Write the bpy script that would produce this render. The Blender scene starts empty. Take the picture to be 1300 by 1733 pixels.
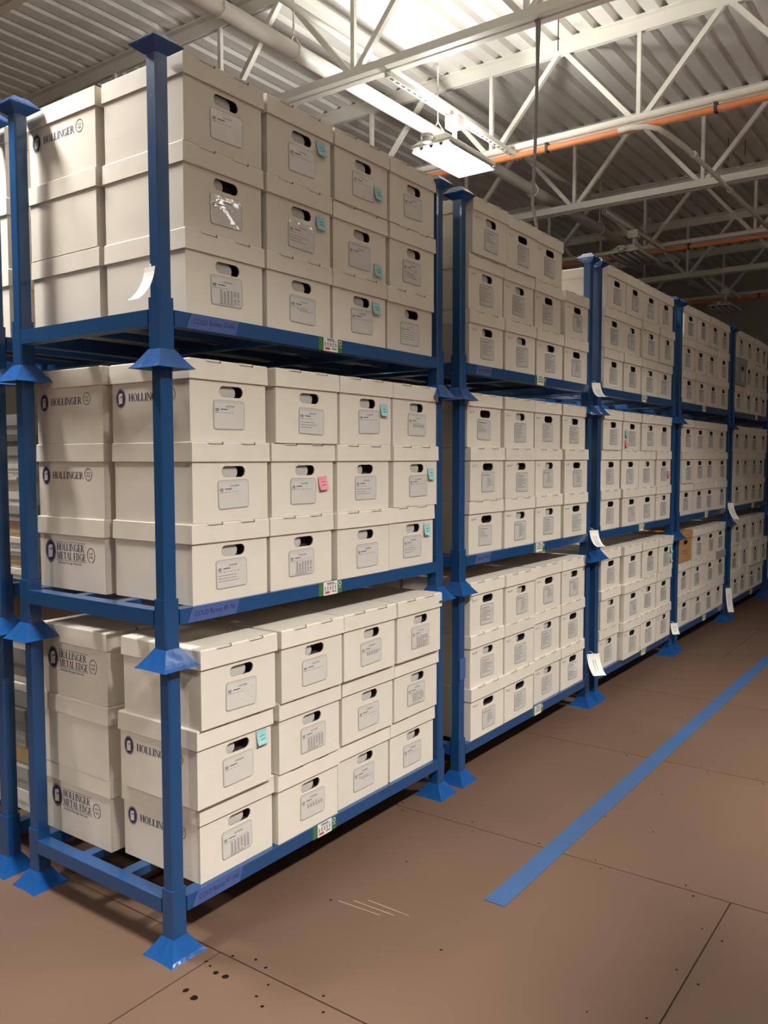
import bpy, math, random
from mathutils import Matrix, Vector

# ------------------------------------------------------------------ scene, camera, world, lamps, exposure
scene = bpy.context.scene
col = scene.collection
S = 0.89                       # one layout unit (height of one stacking rack) in metres
RND = random.Random(7)

def V(x, y, z): return Vector((x * S, y * S, z * S))

def make_camera():
    cam = bpy.data.cameras.new('camera')
    cam.sensor_fit = 'HORIZONTAL'; cam.sensor_width = 36.0
    cam.lens = 1419.97 * 36.0 / 1300.0
    cam.clip_start = 0.05; cam.clip_end = 200
    o = bpy.data.objects.new('camera', cam); col.objects.link(o)
    yaw, pitch, roll = math.radians(-35.868), math.radians(-3.62), math.radians(-0.10)
    f = Vector((math.sin(yaw) * math.cos(pitch), math.cos(yaw) * math.cos(pitch), math.sin(pitch)))
    r = Vector((math.cos(yaw), -math.sin(yaw), 0)); u = r.cross(f)
    r2 = r * math.cos(roll) + u * math.sin(roll); u2 = u * math.cos(roll) - r * math.sin(roll)
    m = Matrix((r2, u2, -f)).transposed().to_4x4()
    m.translation = V(2.2005, -1.8156, 1.7016)
    o.matrix_world = m
    scene.camera = o
make_camera()

world = bpy.data.worlds.new('world'); scene.world = world; world.use_nodes = True
bg = world.node_tree.nodes['Background']
bg.inputs[0].default_value = (1.0, 0.96, 0.90, 1); bg.inputs[1].default_value = 0.26

scene.view_settings.view_transform = 'Standard'
scene.view_settings.look = 'None'
scene.view_settings.exposure = -0.86
scene.view_settings.gamma = 1.0
scene.view_settings.use_curve_mapping = False

LAMP_Z = 4.12
# (x, y, power in W, tint) for every burning fixture; the fixtures themselves are built further down
LAMPS_ON = [(-1.39, -0.45, 120), (-1.39, 4.13, 150), (3.35, -0.45, 400), (3.35, 3.80, 250), (3.35, -5.0, 260), (-1.39, -5.0, 240)]  # the last lamp is unseen, added to brighten the box ends facing it
LAMPS_OFF = [(-1.39, 8.30), (-1.39, 12.60)]
LW, LL = 0.36, 0.72
for (x, y, p) in LAMPS_ON:
    ld = bpy.data.lights.new('lamp_light', 'AREA'); ld.shape = 'RECTANGLE'
    ld.size = (LW - 0.06) * S; ld.size_y = (LL - 0.06) * S; ld.energy = p; ld.spread = math.radians(132); ld.color = (1.0, 0.975, 0.935)
    lo = bpy.data.objects.new('lamp_light', ld); col.objects.link(lo); lo.location = V(x, y, LAMP_Z - 0.035)
    ud = bpy.data.lights.new('added_uplight', 'AREA'); ud.shape = 'RECTANGLE'      # added light that brightens the ceiling; the housing is closed on top
    ud.size = 0.16 * S; ud.size_y = 0.50 * S; ud.energy = 82; ud.color = (1.0, 0.975, 0.935)
    uo = bpy.data.objects.new('added_uplight', ud); col.objects.link(uo); uo.location = V(x, y, LAMP_Z + 0.10); uo.rotation_euler = (math.pi, 0, 0)

# ------------------------------------------------------------------ materials
M = {}
def mat(name, color, rough=0.6, metal=0.0, var=0.0, vscale=6.0, bump=0.0, bscale=40.0, rnd=0.0, coat=0.0, emit=None, estr=0.0, stretch=None, spec=None):
    m = bpy.data.materials.new(name); m.use_nodes = True
    nt = m.node_tree; b = nt.nodes['Principled BSDF']
    b.inputs['Base Color'].default_value = (*color, 1); b.inputs['Roughness'].default_value = rough
    b.inputs['Metallic'].default_value = metal
    if coat: b.inputs['Coat Weight'].default_value = coat; b.inputs['Coat Roughness'].default_value = 0.05
    if spec is not None: b.inputs['Specular IOR Level'].default_value = spec
    if emit: b.inputs['Emission Color'].default_value = (*emit, 1); b.inputs['Emission Strength'].default_value = estr
    tc = nt.nodes.new('ShaderNodeTexCoord'); vec = tc.outputs['Object']
    if stretch:
        mp = nt.nodes.new('ShaderNodeMapping'); mp.inputs['Scale'].default_value = stretch
        nt.links.new(vec, mp.inputs['Vector']); vec = mp.outputs['Vector']
    if var or rnd:
        n = nt.nodes.new('ShaderNodeTexNoise'); n.inputs['Scale'].default_value = vscale; n.inputs['Detail'].default_value = 5
        nt.links.new(vec, n.inputs['Vector'])
        oi = nt.nodes.new('ShaderNodeObjectInfo')
        a = nt.nodes.new('ShaderNodeMath'); a.operation = 'MULTIPLY_ADD'; a.inputs[1].default_value = var * 2; a.inputs[2].default_value = 1 - var
        nt.links.new(n.outputs['Fac'], a.inputs[0])
        c = nt.nodes.new('ShaderNodeMath'); c.operation = 'MULTIPLY_ADD'; c.inputs[1].default_value = rnd * 2; c.inputs[2].default_value = 1 - rnd
        nt.links.new(oi.outputs['Random'], c.inputs[0])
        d = nt.nodes.new('ShaderNodeMath'); d.operation = 'MULTIPLY'
        nt.links.new(a.outputs[0], d.inputs[0]); nt.links.new(c.outputs[0], d.inputs[1])
        mix = nt.nodes.new('ShaderNodeVectorMath'); mix.operation = 'SCALE'; mix.inputs[0].default_value = color
        nt.links.new(d.outputs[0], mix.inputs['Scale']); nt.links.new(mix.outputs[0], b.inputs['Base Color'])
    if bump:
        n2 = nt.nodes.new('ShaderNodeTexNoise'); n2.inputs['Scale'].default_value = bscale; n2.inputs['Detail'].default_value = 2
        nt.links.new(vec, n2.inputs['Vector'])
        bp = nt.nodes.new('ShaderNodeBump'); bp.inputs['Strength'].default_value = bump; bp.inputs['Distance'].default_value = 0.01
        nt.links.new(n2.outputs['Fac'], bp.inputs['Height']); nt.links.new(bp.outputs['Normal'], b.inputs['Normal']); nt.links.new(bp.outputs['Normal'], b.inputs['Coat Normal'])
    M[name] = m
    return m

mat('card', (0.70, 0.635, 0.54), 0.75, var=0.05, vscale=7, bump=0.12, bscale=18, rnd=0.035)
mat('card_lid', (0.715, 0.648, 0.55), 0.72, var=0.06, vscale=9, bump=0.15, bscale=14, rnd=0.04)
mat('kraft', (0.42, 0.235, 0.10), 0.8, var=0.06, vscale=8, bump=0.1, bscale=20)
mat('grey_card', (0.30, 0.285, 0.265), 0.8, var=0.05, vscale=8, bump=0.1, bscale=20)
mat('green_grey_card', (0.50, 0.51, 0.46), 0.8, var=0.05, vscale=8)
mat('tan_card', (0.47, 0.33, 0.17), 0.8, var=0.08, vscale=8)
mat('white_card', (0.62, 0.58, 0.51), 0.8, var=0.06, vscale=8)
mat('dark_card', (0.16, 0.145, 0.13), 0.85, var=0.1, vscale=6)
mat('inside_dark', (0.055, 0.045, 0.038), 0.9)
mat('inside_grey', (0.47, 0.44, 0.40), 0.85, var=0.08, vscale=20)
mat('slit', (0.10, 0.075, 0.055), 0.9)
mat('blue_paint', (0.007, 0.055, 0.165), 0.33, var=0.10, vscale=5, bump=0.10, bscale=9, rnd=0.05, coat=0.35)
mat('blue_foot', (0.009, 0.072, 0.25), 0.14, var=0.10, vscale=7, bump=0.45, bscale=11, coat=0.6, stretch=(1.6, 1.6, 0.5))
mat('floor_board', (0.118, 0.070, 0.045), 0.58, spec=0.35, var=0.14, vscale=1.6, bump=0.03, bscale=120, rnd=0.03)
mat('sub_floor', (0.03, 0.018, 0.012), 0.9)
mat('floor_tape', (0.030, 0.082, 0.20), 0.6, var=0.15, vscale=10)
mat('hole_dark', (0.012, 0.008, 0.006), 0.95, spec=0.0)
mat('scuff', (0.36, 0.27, 0.21), 0.8)
mat('deck', (0.83, 0.81, 0.745), 0.55, var=0.05, vscale=1.2)
mat('steel_white', (0.80, 0.78, 0.70), 0.5, var=0.04, vscale=3)
mat('orange', (0.80, 0.27, 0.10), 0.45, var=0.06, vscale=4)
mat('cable', (0.22, 0.215, 0.22), 0.5)
mat('black', (0.03, 0.03, 0.03), 0.6)
mat('wall', (0.42, 0.39, 0.34), 0.85, var=0.06, vscale=1.5)
mat('housing', (0.62, 0.60, 0.53), 0.45)
mat('reflector', (0.75, 0.75, 0.75), 0.18, metal=1.0)
mat('tube_off', (0.55, 0.55, 0.55), 0.3)
mat('tube_on', (1, 1, 1), 0.4, emit=(1.0, 0.97, 0.92), estr=70)
mat('glare_plate', (1, 1, 1), 0.5, emit=(1.0, 0.97, 0.92), estr=22)
mat('pouch', (0.60, 0.57, 0.52), 0.26, var=0.05, vscale=14, bump=0.35, bscale=22, coat=1.0)
mat('pouch_edge', (0.36, 0.335, 0.30), 0.35)
mat('paper', (0.63, 0.60, 0.55), 0.34, var=0.04, vscale=12, bump=0.2, bscale=18, coat=0.9)
mat('tag_paper', (0.82, 0.80, 0.75), 0.6, var=0.03)
mat('ink', (0.055, 0.05, 0.05), 0.7)
mat('ink_soft', (0.22, 0.20, 0.19), 0.7)
mat('navy', (0.022, 0.028, 0.085), 0.65)
mat('note_cyan', (0.30, 0.56, 0.56), 0.7)
mat('note_pink', (0.78, 0.27, 0.34), 0.7)
mat('sign_green', (0.045, 0.145, 0.055), 0.5)
mat('sign_red', (0.45, 0.075, 0.06), 0.5)
mat('sign_white', (0.74, 0.72, 0.66), 0.5)
mat('painters_tape', (0.050, 0.090, 0.27), 0.6, var=0.12, vscale=14)
mat('bag_green', (0.30, 0.48, 0.24), 0.35)

# ------------------------------------------------------------------ geometry helpers
class MB:
    def __init__(s): s.v = []; s.f = []; s.m = []; s.mats = []
    def mi(s, name):
        if name not in s.mats: s.mats.append(name)
        return s.mats.index(name)
    def face(s, pts, m):
        k = len(s.v); s.v += [tuple(p) for p in pts]; s.f.append(tuple(range(k, k + len(pts)))); s.m.append(s.mi(m))
    def mesh(s, verts, faces, m):
        k = len(s.v); s.v += [tuple(p) for p in verts]; i = s.mi(m)
        for f in faces: s.f.append(tuple(k + a for a in f)); s.m.append(i)
    def box(s, x0, x1, y0, y1, z0, z1, m):
        vs = [(x, y, z) for z in (z0, z1) for y in (y0, y1) for x in (x0, x1)]
        s.mesh(vs, [(0, 2, 3, 1), (4, 5, 7, 6), (0, 1, 5, 4), (2, 6, 7, 3), (0, 4, 6, 2), (1, 3, 7, 5)], m)
    def loft(s, rings, m, cap=True):
        n = len(rings[0]); vs = [p for r in rings for p in r]; fs = []
        for k in range(len(rings) - 1):
            for i in range(n):
                j = (i + 1) % n
                fs.append((k * n + i, k * n + j, (k + 1) * n + j, (k + 1) * n + i))
        if cap: fs.append(tuple(range(n))[::-1]); fs.append(tuple((len(rings) - 1) * n + i for i in range(n)))
        s.mesh(vs, fs, m)
    def tube(s, pts, r, m, n=10):
        pts = [Vector(p) for p in pts]; rings = []
        for i, p in enumerate(pts):
            d = (pts[min(i + 1, len(pts) - 1)] - pts[max(i - 1, 0)]).normalized()
            a = Vector((0, 0, 1)) if abs(d.z) < 0.9 else Vector((1, 0, 0))
            e1 = d.cross(a).normalized(); e2 = d.cross(e1)
            rings.append([p + (e1 * math.cos(t) + e2 * math.sin(t)) * r for t in [2 * math.pi * k / n for k in range(n)]])
        s.loft(rings, m)
    def build(s, name):
        me = bpy.data.meshes.new(name)
        me.from_pydata([(x * S, y * S, z * S) for x, y, z in s.v], [], s.f)
        for n in s.mats: me.materials.append(M[n])
        me.polygons.foreach_set('material_index', s.m)
        me.update()
        return me

def smooth(me, on=True):
    me.polygons.foreach_set('use_smooth', [on] * len(me.polygons)); return me

def obj(name, me, parent=None, loc=None, rz=0.0):
    o = bpy.data.objects.new(name, me); col.objects.link(o)
    if parent: o.parent = parent
    if loc is not None: o.location = V(*loc)
    if rz: o.rotation_euler = (0, 0, rz)
    return o
def thing(name, label, cat, loc=(0, 0, 0), rz=0.0, group=None, me=None):
    o = obj(name, me, None, loc, rz); o['label'] = label; o['category'] = cat
    if group: o['group'] = group
    return o
def struct(name, me, loc=None, label=None):
    o = obj(name, me, None, loc); o['kind'] = 'structure'
    if label: o['label'] = label
    return o
ORD = ['first', 'second', 'third', 'fourth', 'fifth', 'sixth', 'seventh', 'eighth', 'ninth', 'tenth']

def text_polys(txt, size):
    """flat text as (verts2d, faces), left aligned, baseline at 0"""
    cu = bpy.data.curves.new('t', 'FONT'); cu.body = txt; cu.size = size; cu.resolution_u = 2
    o = bpy.data.objects.new('t', cu); col.objects.link(o)
    dg = bpy.context.evaluated_depsgraph_get()
    me = bpy.data.meshes.new_from_object(o.evaluated_get(dg))
    vs = [(v.co.x, v.co.y) for v in me.vertices]; fs = [tuple(p.vertices) for p in me.polygons]
    bpy.data.objects.remove(o); bpy.data.curves.remove(cu); bpy.data.meshes.remove(me)
    w = max([v[0] for v in vs] + [0.001])
    return vs, fs, w
def put_text(mb, txt, size, u0, v0, plane, off, m, center=False, slope=0.0, width=None):
    """plane 'x': u->+y v->+z at x=off (faces +x); plane 'y': u->+x v->+z at y=off (faces -y)"""
    vs, fs, w = text_polys(txt, size)
    k = (width / w) if width else 1.0
    if center: u0 -= w * k / 2
    P = []
    for (a, b) in vs:
        u, v = u0 + a * k, v0 + b + a * k * slope
        P.append((off, u, v) if plane == 'x' else (u, off, v))
    mb.mesh(P, fs, m)
def put_polys(mb, polys, u0, v0, sc, plane, off, m, scu=None):
    scu = scu or sc
    for pl in polys:
        mb.face([((off, u0 + a * scu, v0 + b * sc) if plane == 'x' else (u0 + a * scu, off, v0 + b * sc)) for a, b in pl], m)

# serif capitals drawn from stems, hairlines and arcs (cap height 1)
def quad(x0, y0, x1, y1): return [(x0, y0), (x1, y0), (x1, y1), (x0, y1)]
def stem(x, w=0.20, y0=0.0, y1=1.0, s0=True, s1=True):
    r = [quad(x, y0, x + w, y1)]
    if s0: r.append(quad(x - 0.08, y0, x + w + 0.08, y0 + 0.055))
    if s1: r.append(quad(x - 0.08, y1 - 0.055, x + w + 0.08, y1))
    return r
def arc(cx, cy, rx, ry, tx, ty, a0, a1, n=14):
    r = []
    for i in range(n):
        t0 = math.radians(a0 + (a1 - a0) * i / n); t1 = math.radians(a0 + (a1 - a0) * (i + 1) / n)
        r.append([(cx + rx * math.cos(t0), cy + ry * math.sin(t0)), (cx + rx * math.cos(t1), cy + ry * math.sin(t1)),
                  (cx + (rx - tx) * math.cos(t1), cy + (ry - ty) * math.sin(t1)), (cx + (rx - tx) * math.cos(t0), cy + (ry - ty) * math.sin(t0))])
    return r
def diag(x0, y0, x1, y1, w): return [[(x0, y0), (x0 + w, y0), (x1 + w, y1), (x1, y1)]]
GLY = {
 'H': (0.92, stem(0.10) + stem(0.64) + [quad(0.2, 0.47, 0.7, 0.53)]),
 'O': (0.92, arc(0.45, 0.5, 0.42, 0.52, 0.17, 0.05, 0, 360, 22)),
 'L': (0.74, stem(0.10) + [quad(0.2, 0, 0.68, 0.055), quad(0.62, 0, 0.68, 0.28)]),
 'I': (0.42, stem(0.12)),
 'N': (0.94, stem(0.10, 0.07) + diag(0.72, 0, 0.08, 1, 0.17) + stem(0.80, 0.07, s0=False)),
 'G': (0.92, arc(0.45, 0.5, 0.42, 0.52, 0.17, 0.05, 45, 345, 20) + [quad(0.68, 0.05, 0.84, 0.42), quad(0.58, 0.39, 0.92, 0.44), quad(0.76, 0.68, 0.82, 0.95)]),
 'E': (0.78, stem(0.10) + [quad(0.2, 0, 0.7, 0.055), quad(0.2, 0.945, 0.66, 1), quad(0.2, 0.49, 0.52, 0.54), quad(0.64, 0, 0.7, 0.27), quad(0.6, 0.76, 0.66, 1), quad(0.48, 0.38, 0.53, 0.65)]),
 'R': (0.90, stem(0.10) + arc(0.38, 0.74, 0.33, 0.26, 0.17, 0.05, -90, 90, 12) + [quad(0.2, 0.945, 0.4, 1), quad(0.2, 0.48, 0.4, 0.53)] + diag(0.70, 0, 0.36, 0.5, 0.18) + [quad(0.68, 0, 0.95, 0.055)]),
 'M': (1.14, stem(0.10, 0.07) + diag(0.48, 0, 0.10, 1, 0.17) + diag(0.52, 0, 0.86, 1, 0.07) + stem(0.86, 0.17)),
 'T': (0.82, stem(0.32, s1=False) + [quad(0.05, 0.945, 0.76, 1), quad(0.05, 0.72, 0.11, 1), quad(0.70, 0.72, 0.76, 1)]),
 'A': (0.88, diag(0.10, 0, 0.40, 1, 0.07) + diag(0.66, 0, 0.36, 1, 0.18) + [quad(0.24, 0.3, 0.7, 0.35), quad(0.0, 0, 0.26, 0.055), quad(0.56, 0, 0.92, 0.055)]),
 'D': (0.92, stem(0.10) + arc(0.38, 0.5, 0.46, 0.5, 0.17, 0.055, -90, 90, 14) + [quad(0.2, 0.945, 0.4, 1), quad(0.2, 0, 0.4, 0.055)]),
 ' ': (0.35, [])}
def serif(mb, txt, u0, v0, h, width, plane, off, m):
    tot = sum(GLY[c][0] for c in txt); k = width / tot; u = u0
    for c in txt:
        w, pl = GLY[c]; put_polys(mb, pl, u, v0, h, plane, off, m, scu=k); u += w * k

# ------------------------------------------------------------------ the room
def room():
    X0, X1, Y0, Y1 = -9.0, 9.0, -9.0, 15.8
    b = MB(); b.box(X0, X1, Y0, Y1, -0.06, -0.012, 'sub_floor')
    fl = struct('floor', b.build('floor'), label='brown hardboard sheet flooring with thin dark joints')
    pw, pl, g = 1.37, 2.74, 0.0028
    pm = MB(); pm.box(g, pl - g, g, pw - g, -0.012, 0, 'floor_board'); pme = pm.build('floor_panel')
    row = 0; y = 0.12 - pw * 6
    while y < Y1 - 0.2:
        k = round((y - 0.12) / pw)
        off = {0: 1.45, -1: 0.10, 1: 2.55}.get(k, 0.10 + 0.68 * (k % 4) + 0.3)
        x = off - pl * 4
        while x < X1:
            if x > X0 - pl: obj('floor_panel', pme, fl, (x, y, 0))
            x += pl
        y += pw
    # screw holes along the joints, drilled anchor holes beside the near foot
    b = MB(); rr = random.Random(3)
    def hole(x, y, r):
        n = 8
        b.face([(x + r * math.cos(2 * math.pi * i / n) * rr.uniform(.8, 1.15), y + r * math.sin(2 * math.pi * i / n) * rr.uniform(.8, 1.15), 0.0006) for i in range(n)], 'hole_dark')
    for k in range(-1, 5):
        ys = 0.12 + 1.37 * k
        for i in range(9):
            x = -0.1 + i * 0.34 + rr.uniform(-.06, .06)
            if k >= 1 or x > 0.15:
                hole(x, ys + 0.035 + rr.uniform(-.01, .01), rr.uniform(.0035, .006)); hole(x + rr.uniform(.03, .09), ys - 0.035, rr.uniform(.0035, .006))
        for i in range(7):
            hole(rr.uniform(.1, 1.9), ys + rr.choice((.46, .92)) + rr.uniform(-.03, .03), rr.uniform(.003, .006))
    for i in range(4):
        hole(1.49, 0.3 + i * 0.3, .005); hole(1.41, 0.34 + i * 0.3, .0045)
    for (x, y, r) in ((.175, .03, .010), (.215, .035, .0125), (.165, -.09, .011), (.215, -.10, .0135), (.15, .13, .006), (.23, .16, .006), (.10, .055, .006), (.13, .045, .005), (.37, .02, .006), (.42, -.005, .007)):
        hole(x, y, r)
    o = obj('screw_hole', b.build('screw_hole'), fl); o['kind'] = 'stuff'
    b = MB()
    for i in range(3):
        x = 0.22 + i * 0.045; b.face([(x, .62 + i * .035, .0007), (x + .19, .63 + i * .03, .0007), (x + .19, .633 + i * .03, .0007), (x, .624 + i * .035, .0007)], 'scuff')
    b.face([(1.28, 4.05, .0007), (1.34, 3.80, .0007), (1.345, 3.80, .0007), (1.288, 4.05, .0007)], 'scuff')
    o = obj('scuff_mark', b.build('scuff_mark'), fl); o['label'] = 'pale scratches on the brown floor'
    # painted aisle line (adhesive tape)
    b = MB(); b.mesh([(.672, .955, .0008), (.760, .955, .0008), (.772, 15.6, .0008), (.684, 15.6, .0008),
                      (.672, .955, .0022), (.760, .955, .0022), (.772, 15.6, .0022), (.684, 15.6, .0022)],
                     [(4, 5, 6, 7), (0, 1, 5, 4), (1, 2, 6, 5), (2, 3, 7, 6), (3, 0, 4, 7)], 'floor_tape')
    thing('floor_tape', 'long straight strip of blue tape stuck along the brown aisle floor', 'tape', me=b.build('floor_tape'))
    # far wall
    b = MB(); b.box(X0, X1, Y1, Y1 + 0.15, 0, 5.6, 'wall'); struct('wall_far', b.build('wall_far'), label='grey end wall of the warehouse')
    b = MB(); b.box(X0 - 0.15, X0, Y0, Y1, 0, 5.6, 'wall'); struct('wall_left', b.build('wall_left'), label='grey side wall behind the rear rack row')
    # corrugated deck: ribs run along Y
    b = MB(); per = 0.19; x = X0
    prof = []
    while x < X1:
        prof += [(x, 5.40), (x + 0.115, 5.40), (x + 0.130, 5.455), (x + 0.175, 5.455)]; x += per
    n = len(prof); vs = [(a, Y0, z) for a, z in prof] + [(a, Y1, z) for a, z in prof]
    b.mesh(vs, [(i, i + 1, n + i + 1, n + i) for i in range(n - 1)], 'deck')
    struct('ceiling', b.build('ceiling'), label='white corrugated metal roof deck')
room()

# ------------------------------------------------------------------ roof joists, pipes, conduits
def beam_between(mb, p, q, w, m):
    p, q = Vector(p), Vector(q); d = (q - p).normalized()
    n1 = Vector((0, 1, 0)); n2 = d.cross(n1).normalized()
    h = w / 2
    ring = lambda c: [c + n1 * h + n2 * h, c - n1 * h + n2 * h, c - n1 * h - n2 * h, c + n1 * h - n2 * h]
    mb.loft([ring(p), ring(q)], m)
JY = [13.85, 11.70, 9.72, 7.33, 5.38, 3.26, 1.15, -0.95]
def joists():
    up = MB(); lo = MB()
    X0, X1 = -8.5, 8.5
    for s in (-1, 1):
        up.box(X0, X1, s * 0.012 if s > 0 else -0.075, 0.075 if s > 0 else -0.012, 5.385, 5.40, 'steel_white')
        up.box(X0, X1, 0.012 if s > 0 else -0.024, 0.024 if s > 0 else -0.012, 5.285, 5.385, 'steel_white')
        lo.box(X0, X1, 0.012 if s > 0 else -0.07, 0.07 if s > 0 else -0.012, 4.50, 4.515, 'steel_white')
        lo.box(X0, X1, 0.012 if s > 0 else -0.024, 0.024 if s > 0 else -0.012, 4.515, 4.585, 'steel_white')
    ume, lme = up.build('upper_chord'), lo.build('lower_chord')
    webs = []
    sp = 1.41
    for kind in (0, 1, 2):
        b = MB()
        if kind == 0: beam_between(b, (0, 0, 4.55), (0, 0, 5.34), 0.034, 'steel_white')
        if kind == 1: beam_between(b, (0.02, 0, 4.55), (sp / 2, 0, 5.34), 0.042, 'steel_white')
        if kind == 2: beam_between(b, (-0.02, 0, 4.55), (-sp / 2, 0, 5.34), 0.042, 'steel_white')
        webs.append(b.build('web_bar'))
    for i, y in enumerate(JY):
        t = thing('roof_joist', 'white open-web steel roof joist, %s counted from the grey far wall' % ORD[i], 'joist', (0, y, 0), group='roof joists')
        obj('upper_chord', ume, t); obj('lower_chord', lme, t)
        for k in range(-5, 7):
            x = -0.33 + sp * k
            for w in webs: obj('web_bar', w, t, (x, 0, 0))
    # orange conduit clipped under every second joist, with a white pipe above it
    for i in (0, 2, 4, 6):
        y = JY[i]
        b = MB(); b.tube([(-8.4, y - 0.10, 4.47), (8.4, y - 0.10, 4.47)], 0.026, 'orange', 10)
        t = thing('orange_conduit', 'straight orange conduit running along the %s joist from far wall' % ORD[i], 'conduit', (0, 0, 0), group='orange conduits', me=smooth(b.build('orange_conduit')))
        c = MB(); c.box(-0.012, 0.012, -0.030, 0.030, -0.030, 0.045, 'black'); cm = c.build('clip')
        for k in range(-5, 6): obj('clip', cm, t, (-1.12 + 1.45 * k, y - 0.10, 4.47))
        b = MB(); b.tube([(-8.4, y - 0.11, 4.545), (8.4, y - 0.11, 4.545)], 0.030, 'steel_white', 10)
        thing('white_conduit', 'white painted pipe above the orange conduit, %s joist from far wall' % ORD[i], 'pipe', group='white pipes beside the joists', me=smooth(b.build('white_conduit')))
    # sprinkler main along the row
    b = MB(); b.tube([(-2.10, -8, 4.72), (-2.10, 15.6, 4.72)], 0.060, 'steel_white', 14)
    t = thing('sprinkler_pipe', 'thick white sprinkler main running lengthwise above the racks', 'pipe', me=smooth(b.build('sprinkler_pipe')))
    b = MB(); b.tube([(0.068 * math.sin(a), 0, -0.068 * math.cos(a)) for a in [math.radians(d) for d in range(-110, 111, 20)]], 0.007, 'steel_white', 6)
    b.tube([(0.064, 0, 0.02), (0.0, 0, 0.12), (0, 0, 0.62)], 0.007, 'steel_white', 6); b.tube([(-0.064, 0, 0.02), (0.0, 0, 0.12)], 0.007, 'steel_white', 6)
    hm = b.build('hanger')
    for y in (2.25, 3.0, 5.0, 7.0, 9.0, 11.0, 13.0): obj('hanger', hm, t, (-2.10, y, 4.72))
    b = MB(); b.tube([(-1.92, -8, 4.90), (-1.92, 15.6, 4.90)], 0.026, 'steel_white', 8)
    thing('thin_pipe', 'thin white pipe running beside the thick sprinkler main', 'pipe', me=smooth(b.build('thin_pipe')))
    # bent branch conduit between the joists
    b = MB(); pts = [(-0.44, 5.21, 4.45), (-0.33, 5.205, 4.45), (-0.20, 5.21, 4.43), (-0.12, 5.28, 4.415), (-0.10, 5.42, 4.415), (-0.10, 5.95, 4.455), (-0.097, 6.7, 4.47), (-0.094, 7.5, 4.475), (-0.085, 8.3, 4.475), (-0.08, 9.55, 4.475)]
    b.tube(pts, 0.022, 'steel_white', 8)
    t = thing('branch_conduit', 'thin white bent conduit branching away from the orange conduit', 'conduit', me=smooth(b.build('branch_conduit')))
    c = MB(); c.tube([(0, -0.03, 0), (0, 0.03, 0)], 0.030, 'steel_white', 8)
    cm = c.build('coupling')
    for y, z in ((6.2, 4.463), (7.5, 4.475)): obj('coupling', cm, t, (-0.096, y, z))
    # hanging grey cable
    b = MB(); b.tube([(-0.25, 3.26, 4.58), (-0.235, 3.25, 4.45), (-0.245, 3.25, 4.2), (-0.255, 3.25, 3.7), (-0.27, 3.25, 3.35), (-0.24, 3.25, 3.2), (-0.22, 3.255, 2.9), (-0.22, 3.26, 2.80)], 0.011, 'cable', 8)
    b.tube([(-0.30, 3.26, 4.58), (-0.25, 3.25, 4.47), (-0.245, 3.25, 4.2)], 0.009, 'cable', 6)
    thing('hanging_cable', 'grey electric cable hanging straight down from a roof joist', 'cable', me=smooth(b.build('hanging_cable')))
    # thin ceiling wires
    for i, (x, y, wl) in enumerate(((-2.55, 1.75, 'dark wire stub on the roof deck between seventh and sixth joists from far wall'), (-0.9, 5.0, 'dark wire stub under the deck just before the fifth joist from far wall'), (-0.4, 8.6, 'longer of two dark wire stubs between fourth and third joists from far wall'), (-0.25, 8.75, 'shorter of two dark wire stubs between fourth and third joists from far wall'))):
        b = MB(); b.tube([(x, y, 5.15 + (.07 if i == 3 else 0)), (x, y, 5.42)], 0.005, 'black', 5)
        thing('hanger_wire', wl, 'wire', group='wire stubs under the roof deck', me=b.build('hanger_wire'))
joists()

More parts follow.
